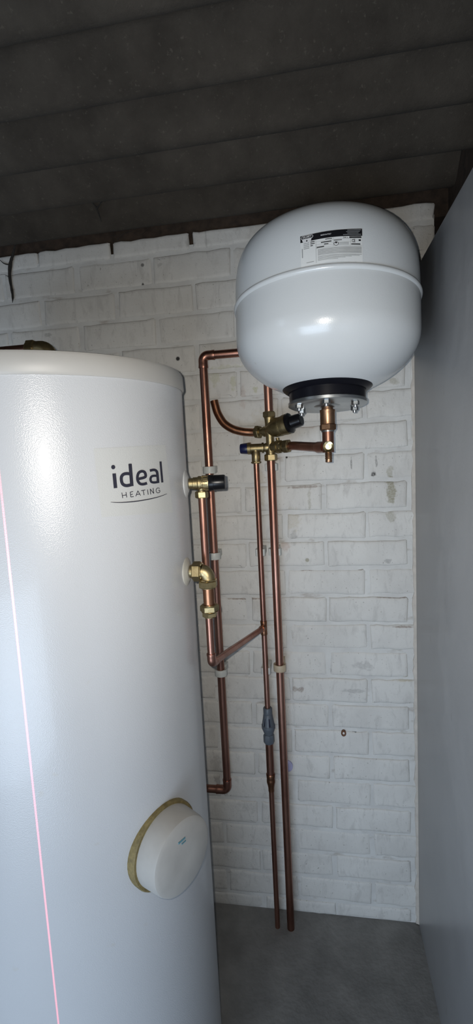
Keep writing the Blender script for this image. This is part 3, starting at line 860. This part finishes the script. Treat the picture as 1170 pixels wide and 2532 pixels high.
# balanced cold branch: bent open-ended pipe
pl = PL+gl*0.040
offs = OFF_R-0.02
cur = [(621, 1069), (598, 1067), (574, 1060), (553, 1045.5), (538.5, 1022), (532.5, 1003), (529.5, 990.5)]
pts = [pl]+[at(x, y, 0.034) for x, y in cur]
pts[1] = pts[1].lerp(pl, 0.5) if (pts[1]-pl).length < 0.012 else pts[1]
pts = smooth2(pts, 6)
bp = thing('bent_copper_pipe', pts[-1], 'open-ended copper pipe bent upward from the inlet valve group', 'pipe')
R2 = [r22]*len(pts)
b = MB().tube(pts, R2, 24, caps=False)
b.build('pipe', COPPER_DARK, bp)
e = (pts[-1]-pts[-2]).normalized()
MB().lathe(pts[-1]-e*0.002, e, [(0, r22), (0.0022, r22), (0.0022, r22-0.0012), (-0.02, r22-0.0012)], 24, cap0=False).build('pipe_end', COPPER_DARK, bp)
# relief discharge 15 mm with tee, down to the tundish
ztee = at(649, 1552, OFF_R).z; ztun = at(658, 1752, OFF_R).z
rel = thing('relief_pipe', (XV, -OFF_R, ztun), 'thin copper discharge pipe from relief valve to grey tundish', 'pipe')
MB().tube([(XV, -OFF_R, zn-0.002), (XV, -OFF_R, ztun-0.004)], r15, 20).build('pipe', COPPER, rel)
te = MB().tube([(XV, -OFF_R, ztee+0.020), (XV, -OFF_R, ztee+0.018), (XV, -OFF_R, ztee+0.01), (XV, -OFF_R, ztee-0.010), (XV, -OFF_R, ztee-0.018), (XV, -OFF_R, ztee-0.020)], [0.0088, 0.0094, 0.0088, 0.0088, 0.0094, 0.0088], 22)
te.build('tee', COPPER_DARK, rel)
# tundish
tn = thing('tundish', (XV, -OFF_R, at(662, 1836, OFF_R).z), 'grey plastic tundish with slotted cage on the discharge pipe', 'tundish')
zt_ = lambda py: at(660, py, OFF_R).z
O = Vector((XV, -OFF_R, 0))
def tl(name, prof, mat, n=32, parent=tn): return MB().lathe(O, (0, 0, 1), prof, n).build(name, mat, parent)
tl('collar', [(zt_(1765), 0.0122), (zt_(1763), 0.0126), (zt_(1751), 0.0126), (zt_(1749), 0.0112), (zt_(1749), 0.008)], GREY_PL)
core = tl('inner_cone', [(zt_(1797), 0.0150), (zt_(1766), 0.0105)], DARK_IN)
tl('top_ring', [(zt_(1772), 0.0142), (zt_(1766), 0.0130), (zt_(1765), 0.0120)], GREY_PL)
for i in range(6):
    a = math.radians(60*i+22)
    za, zb = zt_(1771), zt_(1793)
    u = Vector((math.cos(a), math.sin(a), 0)); w = Vector((-math.sin(a), math.cos(a), 0)); vs = []
    for z, r, hw in ((za, 0.0140, 0.0045), (zb, 0.0186, 0.0056)):
        for k, rr in ((-1, r-0.0010), (0, r), (1, r-0.0010)): vs.append(O+u*rr+w*hw*k+Vector((0, 0, z)))
        for k in (1, -1): vs.append(O+u*(r-0.004)+w*hw*k+Vector((0, 0, z)))
    MB().add(vs, [(0, 1, 6, 5), (1, 2, 7, 6), (2, 3, 8, 7), (3, 4, 9, 8), (4, 0, 5, 9)]).build('cage_rib', GREY_PL, tn)
tl('funnel', [(zt_(1822), 0.0118), (zt_(1814), 0.0122), (zt_(1799), 0.0190), (zt_(1797), 0.0194), (zt_(1792), 0.0190), (zt_(1791), 0.0172)], GREY_PL)
MB().lathe(O, (0, 0, 1), [(zt_(1836), 0.0140), (zt_(1833), 0.0158), (zt_(1817), 0.0158), (zt_(1814), 0.0140)], 8, 0.2).build('nut', GREY_PL, tn)
# pipe below the tundish: 22 mm, reducer, 15 mm to the floor
zq = zt_(1834); zr1 = at(667, 1912, OFF_R).z; zr2 = at(669, 1947, OFF_R).z
dp = thing('drain_pipe', (XV, -OFF_R, 0), 'copper drain pipe with reducer below the grey tundish', 'pipe')
MB().tube([(XV, -OFF_R, zq), (XV, -OFF_R, zr1-0.01)], r22, 24).build('pipe', COPPER, dp)
MB().tube([(XV, -OFF_R, zr1), (XV, -OFF_R, zr1-0.002), (XV, -OFF_R, zr1-0.014), (XV, -OFF_R, zr1-0.016), (XV, -OFF_R, zr1-0.019), (XV, -OFF_R, zr1-0.026), (XV, -OFF_R, zr1-0.031), (XV, -OFF_R, zr2), (XV, -OFF_R, zr2-0.010)],
          [0.0122, 0.0130, 0.0122, 0.0118, 0.0124, 0.0124, 0.0112, 0.0088, 0.0088], 26).build('reducer', COPPER_DARK, dp)
MB().tube([(XV, -OFF_R, zr2-0.004), (XV, -OFF_R, 0)], r15, 20).build('pipe', COPPER, dp)

# ------------------------------------------------------------------ temperature relief valve on the cylinder and its discharge
def xw(px, py, y):
    v = ray(px, py); return (CAM+v*((y-CAM.y)/v.y)).x
L_end = xw(556, 1192, pT.y)-pT.x
tv = thing('temperature_relief_valve', pT, 'brass temperature relief valve with black knob on cylinder side', 'valve')
k = L_end/0.088
XD = xw(499, 1240, pT.y); dO = XD-pT.x
MB().lathe(pT+nT*0.0066, nT, [(0, 0.0105), (0.007, 0.0105), (0.008, 0.0120), (0.019*k, 0.0122), (0.021*k, 0.0140), (0.026*k, 0.0140), (0.0265*k, 0.0132), (0.031*k, 0.0135), (0.0315*k, 0.0142), (0.044*k, 0.0146), (0.049*k, 0.0140)], 30).build('body', BRASS, tv)
for i in range(14):
    a = 2*math.pi*i/14
    u = (Vector((0, 0, 1))*math.cos(a)+nT.cross(Vector((0, 0, 1)))*math.sin(a))
    MB().tube([pT+nT*(0.036*k)+u*0.0141, pT+nT*(0.049*k)+u*0.0142], 0.0009, 6).build('rib', BRASS, tv)
MB().lathe(pT+nT*(0.051*k), nT, [(0, 0.0150), (0.001, 0.0156), (0.011*k, 0.0156), (0.0115*k, 0.0146), (0.034*k, 0.0146), (0.0362*k, 0.0138), (0.037*k, 0.0120), (0.037*k, 0.004)], 36).build('knob', BLACK, tv)
YD = pT.y+nT.y*0.03
zk = z_on(497, 1215, YD).z; zk2 = z_on(498, 1231, YD).z
MB().lathe((XD, YD, pT.z-0.010), (0, 0, -1), [(0, 0.0085), (0.004, 0.0075), (pT.z-0.010-zk+0.002, 0.0070)], 20).build('outlet', BRASS, tv)
MB().hexnut((XD, YD, zk2), (0, 0, 1), zk-zk2, 0.0130, 0.25).build('nut', BRASS, tv)
zdg = z_on(521, 1640, YD).z
TE3 = Vector((XV, -OFF_R, ztee)); EL3 = Vector((XD, YD, zdg))
h = TE3-EL3
ds = thing('discharge_pipe', EL3, 'thin copper discharge pipe from black-knobbed valve sloping back to the wall tee', 'pipe')
hd = h.normalized()
MB().tube([(XD, YD, zk2+0.004), EL3+Vector((0, 0, 0.012))], r15, 20).build('pipe', COPPER, ds)
elbow(EL3, (0, 0, 1), hd, r15, ds, L=0.012, rad=0.011)
MB().tube([EL3+hd*0.012, TE3-hd*0.008], r15, 20).build('pipe', COPPER, ds)
MB().tube([TE3-hd*0.024, TE3-hd*0.022, TE3-hd*0.006], [0.0092, 0.0094, 0.0088], 20).build('tee_branch', COPPER_DARK, ds)

# blanked elbow below it
be = thing('blanked_elbow', pB, 'brass compression elbow with short blanked copper stub on cylinder side', 'pipe fitting')
XB = xw(513, 1412, pB.y)
cB = Vector((XB, pB.y, pB.z))
dB = Vector((1, 0, 0)); s0 = pB+nB*0.0066; le_ = XB-pB.x
MB().lathe(s0, dB, [(0, 0.0125), (0.014, 0.0125)], 26).build('stub', BRASS, be)
MB().hexnut(s0+dB*0.005, dB, 0.0165, 0.0192, 0.3).build('nut', BRASS, be)
MB().lathe(s0+dB*0.0212, dB, [(0, 0.0165), (0.0012, 0.0172), (0.0026, 0.0165)], 30).build('washer', BRASS_BRIGHT, be)
zd1 = z_on(516, 1433, pB.y).z; zd2 = z_on(517, 1452, pB.y).z; zd3 = z_on(518, 1495, pB.y).z; zd4 = z_on(519, 1511, pB.y).z; zd5 = z_on(520, 1524, pB.y).z
pe = [s0+dB*0.022]+arc(cB, (-1, 0, 0), (0, 0, -1), 0.013)+[Vector((XB, pB.y, zd1+0.001))]
MB().tube(pe, [0.0142]+[0.0138]*(len(pe)-2)+[0.0142], 26).build('elbow_body', BRASS, be)
MB().lathe((XB, pB.y, zd1-0.001), (0, 0, 1), [(0, 0.0165), (0.0012, 0.0172), (0.0026, 0.0165)], 30).build('washer', BRASS_BRIGHT, be)
MB().hexnut((XB, pB.y, zd2), (0, 0, 1), zd1-zd2-0.001, 0.0188, 0.6).build('nut', BRASS, be)
MB().tube([(XB, pB.y, zd2+0.002), (XB, pB.y, zd3-0.002)], r22, 26).build('pipe', COPPER_DARK, be)
MB().hexnut((XB, pB.y, zd4), (0, 0, 1), zd3-zd4, 0.0184, 0.2).build('nut', BRASS, be)
MB().lathe((XB, pB.y, zd4-0.0016), (0, 0, 1), [(0, 0.0150), (0.0016, 0.0160)], 30).build('washer', BRASS_BRIGHT, be)
MB().hexnut((XB, pB.y, zd5), (0, 0, 1), zd4-zd5-0.001, 0.0150, 0.5).build('blanking_cap', BRASS, be)

# ------------------------------------------------------------------ pipe clips
def clip(X, z, rp, off, label, mat, strap=True, grp_='plastic pipe clips on the wall'):
    hgt = 0.019; t = 0.0055
    c = thing('pipe_clip', (X, -0.001, z-hgt/2), label, 'pipe clip', grp_)
    gap = off-rp
    MB().box((X, -gap/2+0.0, z), (0.024, gap, hgt)).build('base', mat, c, bevel=0.0012)
    for s in (-1, 1):
        prof = [(s*(rp+0.0003), -off+rp*0.9), (s*(rp+0.0003), -off-rp*0.2), (s*(rp*0.93), -off-rp*0.55), (s*(rp+0.003), -off-rp*0.75),
                (s*(rp+t), -off-rp*0.35), (s*(rp+t+0.001), -off+rp*0.6), (s*(rp+t-0.002), -off+rp+0.003), (s*(rp*0.5), -off+rp+0.004), (s*(rp*0.5), -off+rp)]
        MB().prism(prof, z-hgt/2, z+hgt/2, lambda x, y, zz: (X+x, y, zz)).build('prong', mat, c, bevel=0.0008)
    if strap:
        n = 12; a0, a1 = math.radians(180-12), math.radians(360+12); o = []; i_ = []
        for q in range(n+1):
            a = a0+(a1-a0)*q/n
            o.append(((rp+t+0.0012)*math.cos(a), -off+(rp+0.0045)*math.sin(a))); i_.append(((rp+0.0006)*math.cos(a), -off+(rp+0.0006)*math.sin(a)))
        MB().prism(o+i_[::-1], z-hgt/2, z+hgt/2, lambda x, y, zz: (X+x, y, zz)).build('strap', mat, c, bevel=0.0008)
    return c
clip(XT, at(520, 1162, OFF_T).z, r22, OFF_T, 'closed grey plastic clip on tall pipe just above the black knob', CLIP)
clip(XT, at(538, 1374, OFF_T).z, r22, OFF_T, 'closed grey plastic clip on tall pipe level with the blanked elbow', CLIP)
clip(XT, at(547, 1662, OFF_T).z, r22, OFF_T, 'closed grey plastic clip on tall pipe just below the sloping discharge pipe', CLIP)
clip(XV, at(641, 1366, OFF_R).z, r15, OFF_R, 'open plastic clip on thin relief pipe above its tee', CLIP, False)
clip(XV, at(652, 1658, OFF_R).z, r15, OFF_R, 'open plastic clip on thin relief pipe between tee and tundish', CLIP, False)
clip(GX, at(671, 1155, OFF_R).z, r22, OFF_R, 'open plastic clip on mains pipe right below the inlet valve group', CLIP, False)
clip(GX, at(683, 1364, OFF_R).z, r22, OFF_R, 'open plastic clip on mains pipe beside the thin pipe clip', CLIP, False)
clip(GX, at(692, 1650, OFF_R).z, r22, OFF_R, 'closed cream plastic clip on the mains pipe', CLIP_CREAM)

# ------------------------------------------------------------------ small things on the wall and under the roof
q = at(850, 1813)
MB_ = MB().lathe((q.x, 0.006, q.z), (0, -1, 0), [(0, 0.0072), (0.0065, 0.0075), (0.0075, 0.0062), (0.0068, 0.0030), (0.004, 0.0026)], 14)
for v in MB_.v: v.z = q.z+(v.z-q.z)*1.35
tag(MB_.build('wall_plug', RUSTY), 'brown wall plug pressed into the painted brickwork', 'wall plug')
q = at(712, 1893)
MB_ = MB().lathe((q.x, 0.004, q.z), (0, -1, 0), [(0, 0.0150), (0.008, 0.0150), (0.0095, 0.0135), (0.0100, 0.006)], 24)
for v in MB_.v: v.z = q.z+(v.z-q.z)*1.15
tag(MB_.build('plastic_cap', LILAC), 'small lilac plastic cap on the wall half hidden by mains pipe', 'cap')
def web(lines, off, label):
    m = MB()
    for pts, rads in lines:
        P = smooth2([at(x, y, off+o) for x, y, o in pts], 4)
        n = len(P); rr = [np.interp(i/(n-1), np.linspace(0, 1, len(rads)), rads) for i in range(n)]
        rr = [max(0.0002, a*(1+0.35*noise.noise(p*160))) for a, p in zip(rr, P)]
        m.tube(P, rr, 7)
    return tag(m.build('cobweb', WEB), label, 'cobweb')
web([([(38, 603, .012), (32, 630, .005), (26, 651, .001), (24, 685, 0), (31, 728, 0), (31, 749, 0)], [.0022, .0036, .0050, .0040, .0034, .0004]),
     ([(0, 643, 0), (9, 651, 0), (20, 654, 0), (26, 652, 0)], [.0008, .0014, .0016, .003]),
     ([(0, 680, 0), (12, 679, 0), (22, 686, 0)], [.0004, .0004, .0006])], 0.005, 'thick sooty cobweb hanging down the wall above the cylinder')
web([([(219, 484, .03), (228, 500, .01), (238, 513, 0), (246, 534, -.01), (251, 549, -.03)], [.0006, .0012, .0030, .0018, .0004]),
     ([(256, 492, .03), (247, 505, .01), (240, 515, 0)], [.0018, .0014, .002])], 0.10, 'small sooty cobweb hanging from the corrugated roof')
web([([(289, 594, 0), (318, 572, 0), (345, 582, 0), (372, 560, 0)], [.0004, .0004, .0004, .0004]),
     ([(262, 583, 0), (300, 580, 0), (350, 560, 0)], [.0003, .0003, .0003])], 0.02, 'fine cobweb threads in the gap above the brickwork')

# ------------------------------------------------------------------ laser level line on the cylinder
tgt = on_cyl(60, 1745)
las_p = Vector((-0.50, -1.75, 1.05))
ld = bpy.data.lights.new('laser_level', 'SPOT')
ld.energy = 90; ld.color = (1.0, 0.16, 0.24); ld.shadow_soft_size = 0.0005; ld.spot_size = math.radians(110); ld.spot_blend = 0.05
lo_ = bpy.data.objects.new('laser_level', ld); COL.objects.link(lo_)
lo_.location = las_p
dv = tgt-las_p; dv.z = 0
lo_.rotation_euler = dv.to_track_quat('-Z', 'Y').to_euler()
ld.use_nodes = True
nt = ld.node_tree; em = nt.nodes['Emission']
tc = nt.nodes.new('ShaderNodeTexCoord'); sx = nt.nodes.new('ShaderNodeSeparateXYZ')
nt.links.new(tc.outputs['Normal'], sx.inputs[0])
rt = math_n(nt, 'DIVIDE', sx.outputs[0], sx.outputs[2])
ab = math_n(nt, 'ABSOLUTE', rt)
mr = nt.nodes.new('ShaderNodeMapRange'); mr.inputs[1].default_value = 0.0008; mr.inputs[2].default_value = 0.0016
mr.inputs[3].default_value = 1.0; mr.inputs[4].default_value = 0.0
nt.links.new(ab, mr.inputs[0])
# the fan of light ends a little above the cylinder
ev = math_n(nt, 'DIVIDE', sx.outputs[1], math_n(nt, 'ABSOLUTE', sx.outputs[2]))
m2 = nt.nodes.new('ShaderNodeMapRange'); m2.inputs[1].default_value = 0.44; m2.inputs[2].default_value = 0.53
m2.inputs[3].default_value = 1.0; m2.inputs[4].default_value = 0.0
nt.links.new(ev, m2.inputs[0])
m3 = nt.nodes.new('ShaderNodeMapRange'); m3.inputs[1].default_value = 0.25; m3.inputs[2].default_value = 0.42
m3.inputs[3].default_value = 1.0; m3.inputs[4].default_value = 0.30
nt.links.new(ev, m3.inputs[0])
st_ = math_n(nt, 'MULTIPLY', math_n(nt, 'MULTIPLY', mr.outputs[0], m2.outputs[0]), m3.outputs[0])
nt.links.new(st_, em.inputs['Strength'])
